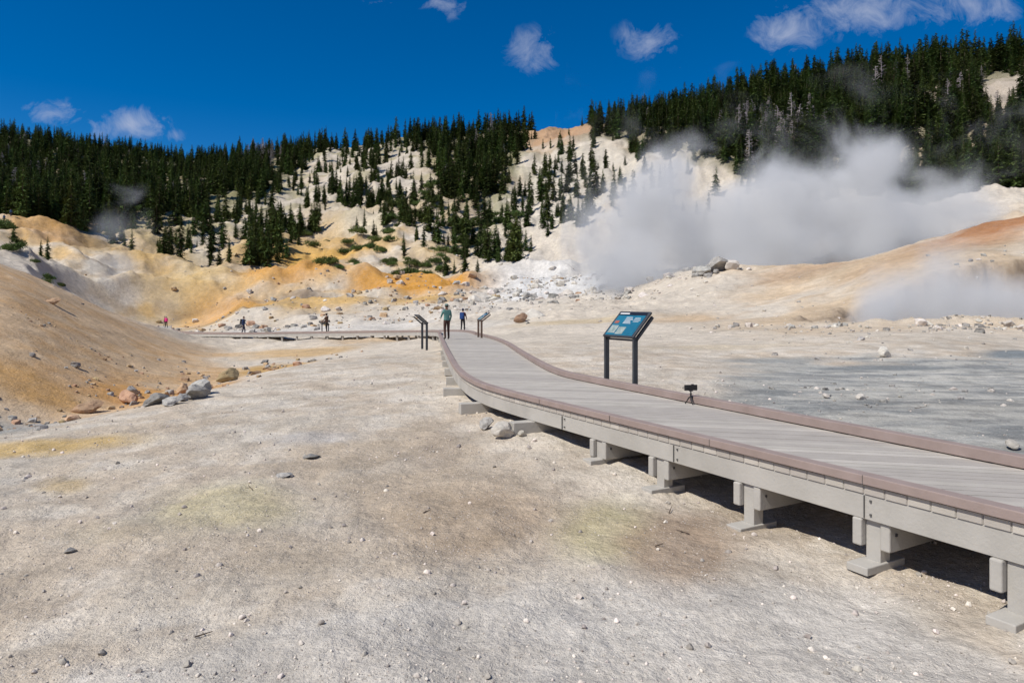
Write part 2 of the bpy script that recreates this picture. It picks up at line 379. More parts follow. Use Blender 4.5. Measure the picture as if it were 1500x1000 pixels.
def conifer(seed,R=.15,dens=1.0,pw=.75):
    r=np.random.default_rng(seed); T=[];M=[]
    n=8
    for i in range(n):
        a0=2*math.pi*i/n;a1=2*math.pi*(i+1)/n; w=.016
        T.append([(w*math.cos(a0),w*math.sin(a0),-.04),(w*math.cos(a1),w*math.sin(a1),-.04),(0,0,.97)]);M.append(1)
    L=int(34*dens); ecc=r.uniform(0,6.28)
    for i in range(L):
        h=.05+.93*(i/L)**.95
        rad=R*((1-h)**pw)*r.uniform(.6,1.2)+.012
        if h<.14: rad*=.8
        nb=int(10-4*h)
        for j in range(nb):
            if r.random()<.10: continue
            a=r.uniform(0,6.28); rr=rad*r.uniform(.55,1.2)*(1+.18*math.cos(a-ecc)); droop=r.uniform(.1,.5)
            d=np.array([math.cos(a),math.sin(a),0]); s=np.array([-d[1],d[0],0])
            for q,(f,wd) in enumerate(((.35,.55),(.65,.5),(.95,.38))):
                c=d*rr*f+np.array([0,0,h-rr*f*droop]); w=rad*wd*.55
                for _ in range(2):
                    jj=r.normal(0,.12*w+.004,3)
                    T.append([c+d*w*r.uniform(.7,1.2)-np.array([0,0,w*.45*r.random()])+jj,c-d*w*.5+s*w*r.uniform(.5,.9)+np.array([0,0,r.uniform(0,.35)*w]),c-d*w*.5-s*w*r.uniform(.5,.9)+np.array([0,0,r.uniform(-.2,.35)*w])]);M.append(0)
                T.append([c+s*w*.6,c-s*w*.6,c+d*w*.3-np.array([0,0,w*r.uniform(.5,1.0)])]);M.append(0)
    T.append([(.004,0,.93),(-.004,0,.93),(0,0,1.0)]);M.append(0)
    return tri_mesh('conifer',np.array(T,dtype=float),[needle,bark],M)
def snag(seed):
    r=np.random.default_rng(seed); mb=MB()
    mb.tube((0,0,-.03),(0,0,.95),.018,.004,0,6)
    for i in range(60):
        h=.12+.83*r.random(); a=r.uniform(0,6.28); l=.15*(1.05-h)*r.uniform(.6,1.3)+.02
        d=Vector((math.cos(a),math.sin(a),r.uniform(-.3,.5))); p=Vector((0,0,h)); e=p+d*l
        mb.tube(p,e,.006,.003,0,3)
        for _ in range(4):
            f=r.uniform(.4,.95); d2=(d+Vector(r.normal(0,.7,3))).normalized(); q0=p+d*l*f
            mb.tube(q0,q0+d2*l*.45,.004,.0015,0,3)
    m=bpy.data.meshes.new('snag'); m.from_pydata(mb.v,[],mb.f); m.materials.append(snagm); return m
shrubm=leaf_mat('shrub_leaves',(.12,.165,.045),(.06,.095,.03),.35)
def shrub(seed):
    r=np.random.default_rng(seed); T=[]
    lob=[(r.uniform(-.32,.32),r.uniform(-.32,.32),r.uniform(.02,.22),r.uniform(.12,.30)) for _ in range(10)]
    for x,y,z,s in lob:
        for _ in range(150):
            d=r.normal(0,1,3); d/=np.linalg.norm(d); d[2]=abs(d[2])*1.1-.1
            c=np.array([x,y,z])+d*s*r.uniform(.6,1.2)
            T.append([c+r.normal(0,.028,3) for _ in range(3)])
    return tri_mesh('shrub',np.array(T),[shrubm])
cons=[conifer(i,R,1.0,p_) for i,(R,p_) in enumerate(((.17,.75),(.20,.7),(.15,.8),(.22,.62),(.165,.55),(.19,.9)))]
snags=[snag(1),snag(2)]; shrubs=[shrub(1),shrub(2),shrub(3)]
N=17000
uu=rng.uniform(-120,1620,N); kk=rng.uniform(8.6,12.12,N); th=np.arctan((uu-750)/1000)
ti=((th+np.pi)/(2*np.pi)*(NTH-1)).astype(int)
k0=np.floor(kk).astype(int); kf=kk-k0
rr=np.exp(fy[k0,ti]*(1-kf)+fy[k0+1,ti]*kf)
rr=np.where(kk>12,np.exp(fy[12,ti])*(1+(kk-12)*.4),rr)
xx=np.sin(th)*rr; yy=np.cos(th)*rr; zz=height(xx,yy); vv=445-1000*(zz-EYE)/yy
nv=fbm(xx/14,yy/14,5,111); nn=fbm(xx/22,yy/22,3,211)
vLp=np.interp(uu,vLx,vLy)
dv=vv-vLp+25*nv
p=np.where(dv<0,.45,np.where(dv<110,.05,.0))
p=np.where((dv>0)&(dv<115)&(uu>360)&(uu<720),.10+.40*(nn>.12),p)
p=np.where((dv>0)&(dv<95)&(uu>720)&(uu<1000),.06,p)
p=np.where((dv>40)&(dv<160)&(uu>740)&(uu<880),.18,p)
p=np.where((dv>0)&(dv<60)&(uu<360),.16,p)
p=np.where((dv<0)&(uu>1150)&(vv>240),.55,p)
p=np.where((uu>980)&(yy<138),0,p)
def gs(u,v,su,sv): return np.exp(-((uu-u)/su)**2-((vv-v)/sv)**2)
p=p*(1-.97*np.clip(2*gs(1470,140,45,32),0,1))*(1-.85*np.clip(1.6*gs(1370,155,30,22),0,1))*(1-.9*np.clip(1.5*gs(810,190,50,20),0,1))*(1-.9*gs(20,190,60,15))
keep=rng.random(N)<p
small=dv>0
hb=np.interp(uu,[0,400,500,850,950,1500],[11.5,11.5,12.5,12.5,13.5,15])*np.where((uu>1000)&(yy<190),.72,1.0)
hh=hb*rng.uniform(.45,1.15,N)*np.where(small,rng.uniform(.4,.9,N),1.0)
forest=empty('forest_of_conifers')
pts=np.stack([xx,yy,zz-.1],1)
scatter(forest,cons,pts[keep],hh[keep],'conifer')
sn=((rng.random(N)<.20)&(( np.exp(-((uu-1125)/45)**2-((vv-220)/30)**2)>.3)|(np.exp(-((uu-385)/25)**2-((vv-228)/15)**2)>.3)))|((rng.random(N)<.010)&(dv<-15))
sn&=~((uu>1300)&(vv>230))
dead=empty('dead_trees'); scatter(dead,snags,pts[sn],hh[sn]*1.0,'dead_tree')
SP=[(545,182,25,12,12),(610,160,35,12,16),(690,190,45,20,18),(440,205,25,15,6),(600,215,40,20,10),(385,170,12,5,4),(510,150,18,6,5),(70,100,25,6,3),(25,112,20,8,5),
    (135,95,10,4,2),(40,185,45,25,12),(60,70,8,3,2),(180,72,6,3,2),(170,210,60,20,14),(300,220,40,20,12),(640,230,40,20,12),(480,140,14,5,4),(660,205,50,10,10),(740,170,20,8,4),(10,140,25,10,6),(600,145,20,3,8)]
sx=[];ss=[]
for u,y,su,sy,nq in SP:
    for _ in range(nq):
        a=rng.normal(u,su*.8); c=rng.normal(y,sy*.6); sx.append(gpt(a,c)); ss.append(rng.uniform(.012,.030)*c if c>90 else rng.uniform(1.0,1.7))
scr=empty('mountain_shrubs'); scatter(scr,shrubs,np.array([tuple(v) for v in sx]),np.array(ss),'shrub')
xs=[];hs_=[]
for u,y,su,sy,nq in SP:
    if y>150:
        for _ in range(4):
            a=rng.normal(u,su); c=rng.normal(y,sy*.6); xs.append(tuple(gpt(a,c)));hs_.append(rng.uniform(3,7))
for u,y,h_ in ((745,150,7.5),(20,118,4),(70,120,4.5),(60,122,3.5)): xs.append(tuple(gpt(u,y))); hs_.append(h_)
scatter(forest,cons[:2],np.array(xs),np.array(hs_),'conifer')
# ------------------------------------------------------------------ rocks
def rockmesh(seed,mt,sub=3,name='rock'):
    import bmesh
    bm=bmesh.new(); bmesh.ops.create_icosphere(bm,subdivisions=sub,radius=.5)
    r=np.random.default_rng(seed); pl=[]
    for _ in range(13):
        d=r.normal(0,1,3); d/=np.linalg.norm(d); pl.append((Vector(d),r.uniform(.22,.40)))
    for v in bm.verts:
        c=v.co.copy()
        for nrm,d in pl:
            s=c.dot(nrm)
            if s>d: c-=nrm*(s-d)*.97
        c+=v.co.normalized()*(.06*mnoise.noise(v.co*3+Vector((seed,0,0)))+.025*mnoise.noise(v.co*9))
        c.z*=.8; v.co=c
    m=bpy.data.meshes.new(name); bm.to_mesh(m); bm.free(); m.materials.append(mt); return m
rk_g=mat('rock_grey',(.42,.40,.365),(.23,.22,.205),scale=5,rough=.95,bump=.9,bscale=12,randv=.3,detail=8)
rk_o=mat('rock_ochre',(.52,.38,.22),(.36,.24,.14),scale=5,rough=.95,bump=.9,bscale=12,randv=.3,detail=8)
rk_w=mat('rock_white',(.66,.61,.54),(.46,.42,.36),scale=5,rough=.95,bump=.9,bscale=12,randv=.2,detail=8)
RG=[rockmesh(i,rk_g) for i in (1,2)]; RO=[rockmesh(i,rk_o) for i in (3,4)]; RW=[rockmesh(i,rk_w) for i in (5,6)]
def scat_rocks(name,protos,regs):
    P_=[];S_=[]
    for u,y,su,sl,n_,s0,s1 in regs:
        for _ in range(n_):
            a=rng.normal(u,su); c=y*math.exp(rng.normal(0,sl)); s=s0*(s1/s0)**(rng.random()**2.6)
            x_=(a-750)/1000*c
            if np.min((Wc[:,0]-x_)**2+(Wc[:,1]-c)**2)<4: continue
            g=gpt(a,c); P_.append((g.x,g.y,g.z+.08*s)); S_.append(s)
    e=empty(name); scatter(e,protos,np.array(P_),np.array(S_),'rock'); return e
scat_rocks('boulder_field',RG+RO+RW,[(600,98,120,.09,190,.2,1.6),(480,88,140,.05,80,.2,1.1),(660,112,80,.11,140,.3,2.2),(300,100,70,.12,90,.3,1.7),(760,115,80,.15,130,.3,2.2),(470,125,120,.12,120,.4,1.9),(350,92,60,.03,34,.5,1.8)])
scat_rocks('basin_rubble',RW+RG[:1],[(830,108,90,.15,380,.3,2.6),(950,92,60,.1,90,.3,1.6),(1045,84,22,.02,26,.6,2.6),(900,72,120,.12,50,.15,.6)])
scat_rocks('gully_stones',RO+RG,[(30,20.5,60,.05,60,.1,.5),(180,27,70,.05,50,.12,.6),(330,36,50,.06,50,.15,.7),(400,40,50,.06,40,.15,.6),(100,33,110,.02,40,.12,.35),(250,30,70,.05,30,.12,.5),(260,22,60,.08,20,.08,.3)])
scat_rocks('slope_stones',RW+RG,[(1120,42,70,.06,36,.12,.6),(1300,36,110,.10,100,.1,.5),(1430,38.5,70,.04,90,.2,.9),(1280,16,120,.16,90,.05,.24),(1190,16,40,.03,8,.1,.3),(1350,25,110,.08,30,.08,.35),(1150,50,120,.15,60,.1,.5),(1450,52,90,.05,30,.2,.9),(60,70,100,.2,50,.15,.5),(1080,44.5,14,.01,8,.4,.7),(1225,41,20,.01,7,.4,.7)])
peb=mat('pebble_stone',(.66,.60,.52),(.40,.35,.31),scale=1.2,rough=.95,randv=.5)
PB=[rockmesh(20+i,peb,2) for i in range(4)]
Np=42000
pu=rng.uniform(-40,1540,Np); py=np.exp(rng.uniform(math.log(3.4),math.log(22),Np)); px=(pu-750)/1000*py
clump=fbm(px/1.2,py/1.2,3,301)
mudp=(pu>1080)&(py>9); kp=(rng.random(Np)<.28+1.7*np.clip(clump,0,1))&(~mudp|(rng.random(Np)<.2))
pz=height(px,py); psz=np.minimum(.007*np.exp(rng.exponential(.43,Np)),.07)*np.where(py>10,1.5,1)
pe=empty('loose_gravel'); scatter(pe,PB,np.stack([px,py,pz+psz*.1],1)[kp],psz[kp],'pebble')
rb=[rockmesh(31,rk_g,4),rockmesh(32,rk_g,4),rockmesh(33,rk_o,4),rockmesh(34,rk_w,4)]
def boulder(u,y,w,hgt_,mi,rot=0.0,sink=.2,dep=None):
    g=gpt(u,y); o=bpy.data.objects.new('boulder',rb[mi]); link(o)
    o.scale=(w,dep or w*.8,hgt_*1.25); o.rotation_euler=(0,0,rot); o.location=(g.x,g.y,g.z+hgt_*(.5-sink)); return o
boulder(287,17.6,.85,.55,0,.4); boulder(228,17.0,.80,.42,0,1.1); boulder(252,16.6,.65,.28,0,2.0); boulder(294,18.3,.8,.62,1,.2); boulder(270,17.2,.4,.3,1,2.2)
boulder(130,23.5,1.1,.55,2,.3); boulder(334,33,1.5,.85,2,.9); boulder(188,26,.8,.7,2,2.2); boulder(267,29,.8,.6,2,1.2); boulder(193,27.5,.7,.6,0,.2); boulder(78,40,.9,.5,2,.2)
boulder(738,10.9,.46,.28,3,.5,.12); boulder(712,11.5,.33,.26,0,1.5,.12); boulder(765,10.9,.16,.1,3,.5,.1)
boulder(1296,24.5,.58,.48,3,.3); boulder(1484,9.6,.30,.16,3,.7); boulder(1262,14.5,.26,.16,3,.1); boulder(1210,14.8,.22,.13,3,1.1); boulder(763,66,1.7,1.2,2,.2)
boulder(455,10.2,.34,.10,0,.5,.35); boulder(415,9.2,.3,.09,0,1.5,.35); boulder(102,6.7,.16,.08,0,.5,.3)
boulder(1048,84,4.2,2.6,0,.4); boulder(1030,83,2.8,1.8,1,.4); boulder(1068,85,2.2,1.5,1,.9)
mb=MB(); tw=mat('twig_wood',(.10,.07,.05),(.06,.045,.035),rough=.9)
for u,y,l,a in ((960,6.45,.10,.5),(980,7.6,.2,1.2),(1340,13.2,.35,.3),(1185,16.5,.4,.9),(285,4.9,.12,.6),(370,8.6,.2,2.2),(620,7.4,.12,.9),(1010,6.9,.15,2.4)):
    g=gpt(u,y); d=Vector((math.cos(a),math.sin(a),.05)); mb.tube(g+Vector((0,0,.012)),g+d*l+Vector((0,0,.015)),.006,.003,0,5)
    mb.tube(g+d*l*.5+Vector((0,0,.012)),g+d*l*.5+Vector((-d.y,d.x,.3))*l*.3,.004,.002,0,5)
mb.obj('fallen_twigs',[tw])
# ------------------------------------------------------------------ boardwalk
pk=[mat('composite_planks_%s'%nm,c1,c2,scale=2.5,rough=.8,bump=.25,bscale=60) for nm,c1,c2 in (('a',(.50,.46,.405),(.42,.385,.335)),('b',(.45,.41,.365),(.38,.345,.305)),('c',(.55,.505,.445),(.46,.42,.37)))]
rim=mat('composite_kerb',(.345,.27,.245),(.28,.215,.19),scale=3,rough=.75,bump=.2,bscale=50)
fas=mat('fascia_board',(.47,.445,.405),(.37,.35,.315),scale=1.6,rough=.8,bump=.3,bscale=30,detail=8)
bolt=mat('bolt_steel',(.2,.2,.2),(.12,.12,.12),rough=.5,metal=.7)
def dz(x,y): return -0.12*float(sstep(24,40,np.array(y)))
Lp=[(6.2,.45),(4.54,3.45),(3.71,4.95),(2.5,7.14),(.9,10.05),(-.3,12.25),(-.83,13.7),(-1.27,15.8),(-1.69,18.75),(-2.5,25),(-3.1,30),(-4.1,38.2)]
Rp=[(7.8,.65),(5.93,4.7),(5,6.67),(2.94,11.1),(1.55,14.1),(1.05,15.4),(.66,18.5),(.2,23),(-.25,28.0),(-.95,33),(-1.9,38.0)]
Lc=chaikin(Lp,3); Rc=chaikin(Rp,3)
bw=empty('boardwalk')
nrm=np.array([.22,.9755])
def cross(P,tv):
    tt=P@nrm; o=np.argsort(tt); return np.array([np.interp(tv,tt[o],P[o,0]),np.interp(tv,tt[o],P[o,1])])
mb=MB(); W=.145
tv=max((Lc@nrm).min(),(Rc@nrm).min())+.02; tmax=min((Lc@nrm).max(),(Rc@nrm).max())
g_=.0065
while tv+W<tmax:
    a=cross(Lc,tv+g_);b_=cross(Rc,tv+g_);c=cross(Rc,tv+W-g_);d=cross(Lc,tv+W-g_)
    j=random.uniform(-.002,.002); pts_=[a,b_,c,d]
    mb.hexa([(q[0],q[1],dz(*q)-.075+j) for q in pts_]+[(q[0],q[1],dz(*q)+j) for q in pts_],random.choice((0,0,1,1,2)))
    tv+=W
mb.obj('deck_planks',pk,bw)
mb=MB(); mb.sweep(Lc,dz,-.035,.11,.012,.095,0); mb.obj('kerb_near',[rim],bw,bevel=.008)
mb=MB(); mb.sweep(Rc,dz,-.11,.035,.012,.125,0); mb.obj('kerb_far',[rim],bw,bevel=.008)
mb=MB(); mb.sweep(Lc,dz,.012,.06,-.30,-.078,0); mb.sweep(Rc,dz,-.06,-.012,-.30,-.078,0)
mb.obj('fascia',[fas],bw,bevel=.004)
mb=MB()
d1=Vector((.4836,-.8753,0)); n1v=Vector((.8753,.4836,0))
def nearline(s): return Vector((3.71,4.95,0))-d1*s
for s_ in np.arange(-1.2,8.2,2.44):
    c=nearline(s_)+Vector((0,0,-.19)); mb.box(c+n1v*.006,d1*.003,n1v*.008,(0,0,.10),0)
    for dzz in (-.06,.06): mb.box(c+n1v*.008+d1*.06+Vector((0,0,dzz)),d1*.009,n1v*.008,(0,0,.009),0)
for s_ in np.arange(-.6,8.2,1.83):
    c=nearline(s_); mb.box(c-n1v*.035+Vector((0,0,.054)),d1*.0025,n1v*.0025,(0,0,.04),0)
mb.obj('fascia_bolts',[bolt],bw)
mb=MB();pm=MB();fm=MB(); bm_=MB(); up=Vector((0,0,1))
for (x,y) in ((4.25,3.95),(3.68,5.0),(3.15,6.0),(2.47,7.2),(1.80,8.42),(1.19,9.52)):
    p=Vector((x,y,0)); wd=1.95 if y<9 else 2.2
    for sd in (-1,1):
        st=-.02 if sd<0 else .02
        c0=p+n1v*(st); c1=p+n1v*wd
        mid_=(c0+c1)/2+d1*(sd*.118); mb.box(mid_+up*(-.425),d1*.045,n1v*((c1-c0).length/2),up*.122,0)
    for off in (.11,wd-.15):
        q=p+n1v*off; gz=float(height(q.x,q.y))
        pm.box((q.x,q.y,(gz-.02-.305)/2),d1*.067,n1v*.07,up*((-.305-gz+.02)/2),0)
        fm.box((q.x-.02,q.y,gz+.015),d1*.10,n1v*.27,up*.035,0)
        for sd in (-1,1): bm_.box(q+d1*(sd*.165)+up*(-.40),d1*.008,n1v*.012,up*.012,0)
mb.obj('cross_beams',[fas],bw,bevel=.014); pm.obj('posts',[fas],bw,bevel=.006); fm.obj('footings',[fas],bw,bevel=.008); bm_.obj('beam_bolts',[bolt],bw)
mb=MB()
for (x,y,a,pr) in ((.32,11.15,0,.36),(-.68,13.2,.1,.34),(-1.22,15.5,.3,.34),(-1.55,17.8,.4,.16),(-1.85,20.2,.42,.14),(-2.2,22.8,.42,.12),(-2.5,25.4,.42,.12),(-2.8,28,.42,.12)):
    n_=Vector((math.cos(.4-a),math.sin(.4-a),0)); t_=Vector((n_.y,-n_.x,0)); p=Vector((x,y,0))
    mb.box(p+n_*(1.1-pr)+up*(-.41),n_*1.1,t_*.10,up*.105,0)
mb.obj('sill_beams',[fas],bw,bevel=.01)
wz=lambda x,y: float(np.interp(y,Wc[:,1],Wc[:,2]))
fw=empty('distant_boardwalk')
mb=MB(); P2=Wc[:,:2]; sl=np.concatenate([[0],np.cumsum(np.linalg.norm(np.diff(P2,axis=0),axis=1))]); s_=0
fwT=lambda s: np.array([np.interp(s,sl,P2[:,0]),np.interp(s,sl,P2[:,1])])
pm=MB()
while s_+.3<sl[-1]:
    a=fwT(s_+.01); b_=fwT(s_+.29); t_=(b_-a)/np.linalg.norm(b_-a); n_=np.array([t_[1],-t_[0]])
    q_=[a-n_,a+n_,b_+n_,b_-n_]; z_=wz(*((a+b_)/2))
    mb.hexa([(q[0],q[1],z_-.06) for q in q_]+[(q[0],q[1],z_) for q in q_],random.choice((0,1,2)))
    if int(round(s_/.3))%7==0:
        for sg in (-.9,.9):
            c=a+n_*sg; gz=float(height(*c))-.1
            if gz<z_-.1: pm.box((c[0],c[1],(gz+z_-.06)/2),(.08,0,0),(0,.08,0),(0,0,(z_-.06-gz)/2))
    s_+=.3
mb.obj('planks',pk,fw)
mb=MB(); mb.sweep(P2,wz,-1.05,-.93,.01,.16); mb.sweep(P2,wz,.93,1.05,.01,.16); mb.obj('kerbs',[rim],fw)
mb=MB(); mb.sweep(P2,wz,-1.06,-1.0,-.26,-.01); mb.sweep(P2,wz,1.0,1.06,-.26,-.01); mb.obj('fascia',[fas],fw)
if pm.v: pm.obj('posts',[fas],fw)
# ------------------------------------------------------------------ wayside signs
smet=mat('sign_metal',(.075,.085,.095),(.05,.055,.065),scale=4,rough=.45,metal=.3,spec=.5)
sbr=mat('sign_metal_brown',(.16,.11,.085),(.12,.08,.06),rough=.5)
pblue=mat('panel_blue',(.015,.11,.19),(.02,.17,.26),scale=3,rough=.35,spec=.5); pdark=mat('panel_header',(.012,.016,.02),(.02,.02,.03),rough=.35)
pimg=mat('panel_photo',(.42,.45,.42),(.12,.2,.2),scale=9,rough=.4); pred=mat('panel_red',(.4,.12,.08),(.25,.1,.08),scale=14,rough=.4); pwh=mat('panel_lettering',(.8,.8,.8),(.7,.7,.7),rough=.5)
def wayside(p0,p1,zb,zl,zt,run,side,met=smet):
    p0=Vector((*p0,0));p1=Vector((*p1,0)); w=(p1-p0); L=w.length; w.normalize(); n_=Vector((-w.y,w.x,0))*side
    e=empty('wayside_sign',((p0.x+p1.x)/2,(p0.y+p1.y)/2,zb)); inv=Matrix.Translation(-e.location)
    upv=(n_*run+up*(zt-zl)); ln=upv.length; upv.normalize(); fn=w.cross(upv)
    if fn.z<0: fn=-fn
    c=(p0+p1)/2+up*zl+upv*ln/2
    mb=MB(); mb.box(c,w*(L/2+.05),upv*(ln/2+.02),fn*.022,0)
    for pp in (p0,p1):
        sg=1 if pp is p1 else -1
        q=pp+w*(.02*sg)
        mb.box(q+up*((zl+zb)/2-.03)+n_*.05,w*.026,n_*.05,up*((zl-zb)/2+.03),0)
        mb.box(q+up*(zl-.02)+n_*.03+upv*ln*.46-fn*.055,w*.026,upv*(ln*.5),fn*.03,0)
    mb.box((p0+p1)/2+up*(zl-.06)+n_*.05,w*(L/2),n_*.015,up*.02,0)
    F=MB()
    def patch(x0,x1,y0,y1,m,hh_=.001):
        o=c-w*(L/2)-upv*(ln/2)+fn*.0222
        cc=o+w*((x0+x1)/2*L)+upv*((y0+y1)/2*ln)+fn*hh_
        F.box(cc,w*((x1-x0)/2*L),upv*((y1-y0)/2*ln),fn*hh_,m)
    patch(.01,.99,.02,.98,0,.002); patch(.01,.99,.86,.98,1,.004)
    patch(.04,.30,.10,.42,2,.004);patch(.34,.6,.06,.36,2,.004);patch(.05,.2,.5,.62,3,.004);patch(.66,.95,.1,.5,0,.004)
    patch(.04,.38,.90,.945,4,.006)
    for i in range(6): patch(.36,.36+.22+.03*((i*37)%3),.76-i*.05,.775-i*.05,4,.004)
    for i in range(4): patch(.68,.68+.2+.02*((i*31)%3),.74-i*.05,.752-i*.05,4,.004)
    o1=mb.obj('frame_and_posts',[met],e,bevel=.006); o2=F.obj('panel_face',[pblue,pdark,pimg,pred,pwh],e)
    for o in (o1,o2): o.data.transform(inv)
    return e
wayside((1.86,13.62),(2.27,12.88),-.36,.97,1.42,.42,1)
wayside((-3.75,30.4),(-4.05,31.2),-.4,.75,1.1,.4,1)
wayside((-1.55,33.6),(-1.75,34.6),-.4,.8,1.15,.45,-1,sbr)
wayside((-18.6,69.3),(-19.4,69.9),-1.6,-.45,-.15,.4,1)
# ------------------------------------------------------------------ tripod with small camera
blk=mat('black_plastic',(.02,.02,.022),(.03,.03,.03),rough=.45)
tp=Vector((2.86,10.92,0)); e=empty('mini_tripod_with_camera',tp)
mb=MB()
for i in range(3):
    a=i*2.094+.6; ft=Vector((.085*math.cos(a),.085*math.sin(a),.004)); kn=Vector((.03*math.cos(a),.03*math.sin(a),.10))
    mb.tube(kn,ft,.011,.008,0,8); mb.ball(ft+up*.006,.011,0,8,6); mb.tube((0,0,.115),kn,.014,.011,0,8)
mb.tube((0,0,.10),(0,0,.155),.016,.013,0,10); mb.ball((0,0,.165),.018,0,10,8); mb.tube((0,0,.17),(0,0,.215),.01,.01,0,8)
mb.obj('tripod',[blk],e,smooth=False)
mb=MB(); mb.box((0,0,.262),(.105,.02,0),(-.003,.014,0),(0,0,.045),0); mb.box((0,0,.212),(.03,.004,0),(-.002,.016,0),(0,0,.008),0)
mb.tube((-.07,-.012,.27),(-.068,-.034,.27),.022,.022,0,14); mb.box((.03,.008,.312),(.02,.003,0),(-.001,.009,0),(0,0,.006),0)
mb.obj('camera_body',[blk],e,bevel=.003)
# ------------------------------------------------------------------ people
skinm=mat('skin',(.50,.31,.22),(.44,.27,.19),scale=20,rough=.6)
hairm=mat('hair',(.05,.03,.02),(.03,.02,.015),scale=40,rough=.7); shoe=mat('boots',(.06,.05,.045),(.04,.03,.03),rough=.8)
eyem=mat('eyes',(.02,.02,.02),(.02,.02,.02),rough=.3); lipm=mat('lips',(.35,.14,.12),rough=.5)
def cloth(n,c): return mat(n,c,tuple(x*.75 for x in c),scale=12,rough=.9,bump=.3,bscale=25)
def person(name,loc,head,H,jacket,pants,hat=None,pack=None,stride=0.0,armL=(0,0),armR=(0,0),tilt=0.0):
    k=H/1.75
    J=dict(pel=(0,0,.97),spi=(0,0.01,1.14),che=(0,-.01+tilt*.1,1.36),nec=(0,tilt*.16,1.49),hb=(0,tilt*.2+.01,1.56))
    for s,sg,ar in (('L',-1,armL),('R',1,armR)):
        st=stride*sg
        J['sh'+s]=(sg*.175,tilt*.12-.01,1.42)
        el=(sg*.235,ar[0]*.5-.03,1.14+abs(ar[0])*.12); J['el'+s]=el
        J['wr'+s]=(sg*(.235-.10*ar[1]),el[1]+.07+ar[0]*.6,.90+ar[1]*.32); J['ha'+s]=(sg*(.23-.12*ar[1]),el[1]+.10+ar[0]*.75,.82+ar[1]*.36)
        J['hi'+s]=(sg*.085,0,.93); J['kn'+s]=(sg*.10,st*.5+.03,.50); J['an'+s]=(sg*.105,st-.03,.09); J['to'+s]=(sg*.12,st+.13,.045)
    E=[('pel','spi'),('spi','che'),('che','nec'),('nec','hb')]
    for s in 'LR': E+=[('che','sh'+s),('sh'+s,'el'+s),('el'+s,'wr'+s),('wr'+s,'ha'+s),('pel','hi'+s),('hi'+s,'kn'+s),('kn'+s,'an'+s),('an'+s,'to'+s)]
    Rr=dict(pel=(.155,.115),spi=(.14,.105),che=(.17,.115),nec=(.058,.058),hb=(.055,.055))
    for s in 'LR': Rr.update({'sh'+s:(.068,.068),'el'+s:(.048,.048),'wr'+s:(.032,.032),'ha'+s:(.036,.022),'hi'+s:(.1,.1),'kn'+s:(.065,.065),'an'+s:(.047,.047),'to'+s:(.042,.035)})
    names=list(J); me_=bpy.data.meshes.new(name+'_sk'); me_.from_pydata([J[q] for q in names],[(names.index(a),names.index(b)) for a,b in E],[])
    o=bpy.data.objects.new(name+'_sk',me_); COL.objects.link(o)
    sm=o.modifiers.new('skin','SKIN')
    if not len(me_.skin_vertices): bpy.context.view_layer.update()
    lay=me_.skin_vertices[0]
    for i,q in enumerate(names): lay.data[i].radius=Rr[q]; lay.data[i].use_root=(q=='pel')
    sb=o.modifiers.new('sub','SUBSURF'); sb.levels=2; sb.render_levels=2
    bpy.context.view_layer.update(); dg=bpy.context.evaluated_depsgraph_get(); ev=o.evaluated_get(dg)
    em=bpy.data.meshes.new_from_object(ev); mb=MB()
    mb.v=[tuple(v.co) for v in em.vertices]
    for p_ in em.polygons:
        c=p_.center
        if c.z<.10: mi=2
        elif c.z<.96 and (abs(c.x)<.17 or c.z<.6): mi=1
        elif c.z>1.475 and abs(c.x)<.09: mi=3
        else: mi=0
        for s in 'LR':
            w=Vector(J['wr'+s]); h_=Vector(J['ha'+s])
            if (c-h_).length<.075 and (c-h_).length<(c-w).length+.01: mi=3
        mb.f.append(tuple(p_.vertices)); mb.m.append(mi)
    bpy.data.objects.remove(o)
    for s,sg in (('L',-1),('R',1)):
        w=Vector(J['wr'+s]); h_=Vector(J['ha'+s]); d=(h_-w).normalized(); sd=Vector((0,1,0))-d*d.y; sd.normalize(); pa=d.cross(sd)*sg*-1
        for i,(o_,l_) in enumerate(((-.028,.06),(-.01,.075),(.009,.082),(.027,.074))):
            b0=h_+sd*o_+d*.02; b1=b0+d*l_*.55+pa*.006; b2=b1+d*l_*.38+pa*.02
            mb.tube(b0,b1,.0095,.0085,3,6); mb.tube(b1,b2,.0085,.006,3,6)
        t0=h_+sd*.03-d*.025; t1=t0+sd*.02+d*.035; t2=t1+d*.028+pa*.01
        mb.tube(t0,t1,.011,.0095,3,6); mb.tube(t1,t2,.0095,.007,3,6)
    hc=Vector(J['hb'])+Vector((0,.012,.085))
    def hf_(q):
        q=q.copy()
        if q.z<0: q.x*=1-.22*(-q.z/.12); q.y*=1-.10*(-q.z/.12)
        return q
    mb.ball(hc,(.076,.095,.118),3,16,12,hf_)
    def hair_(q):
        q=q.copy()
        if q.y>.02 and q.z<.035: q*=.82
        if q.z<-.07: q*=.86
        return q
    mb.ball(hc+Vector((0,-.012,.012)),(.084,.098,.118),4,16,12,hair_)
    mb.tube(hc+Vector((0,.085,.015)),hc+Vector((0,.115,-.022)),.008,.015,3,6)
    for sg in (-1,1):
        mb.ball(hc+Vector((sg*.03,.086,.008)),(.013,.008,.008),5,8,6); mb.ball(hc+Vector((sg*.078,.0,-.005)),(.01,.02,.03),3,8,6)
    mb.ball(hc+Vector((0,.084,-.055)),(.024,.008,.006),7,8,6)
    mats=[cloth('jacket',jacket),cloth('trousers',pants),shoe,skinm,hairm,eyem,cloth('hat_cloth',hat or (.1,.1,.1)),lipm]
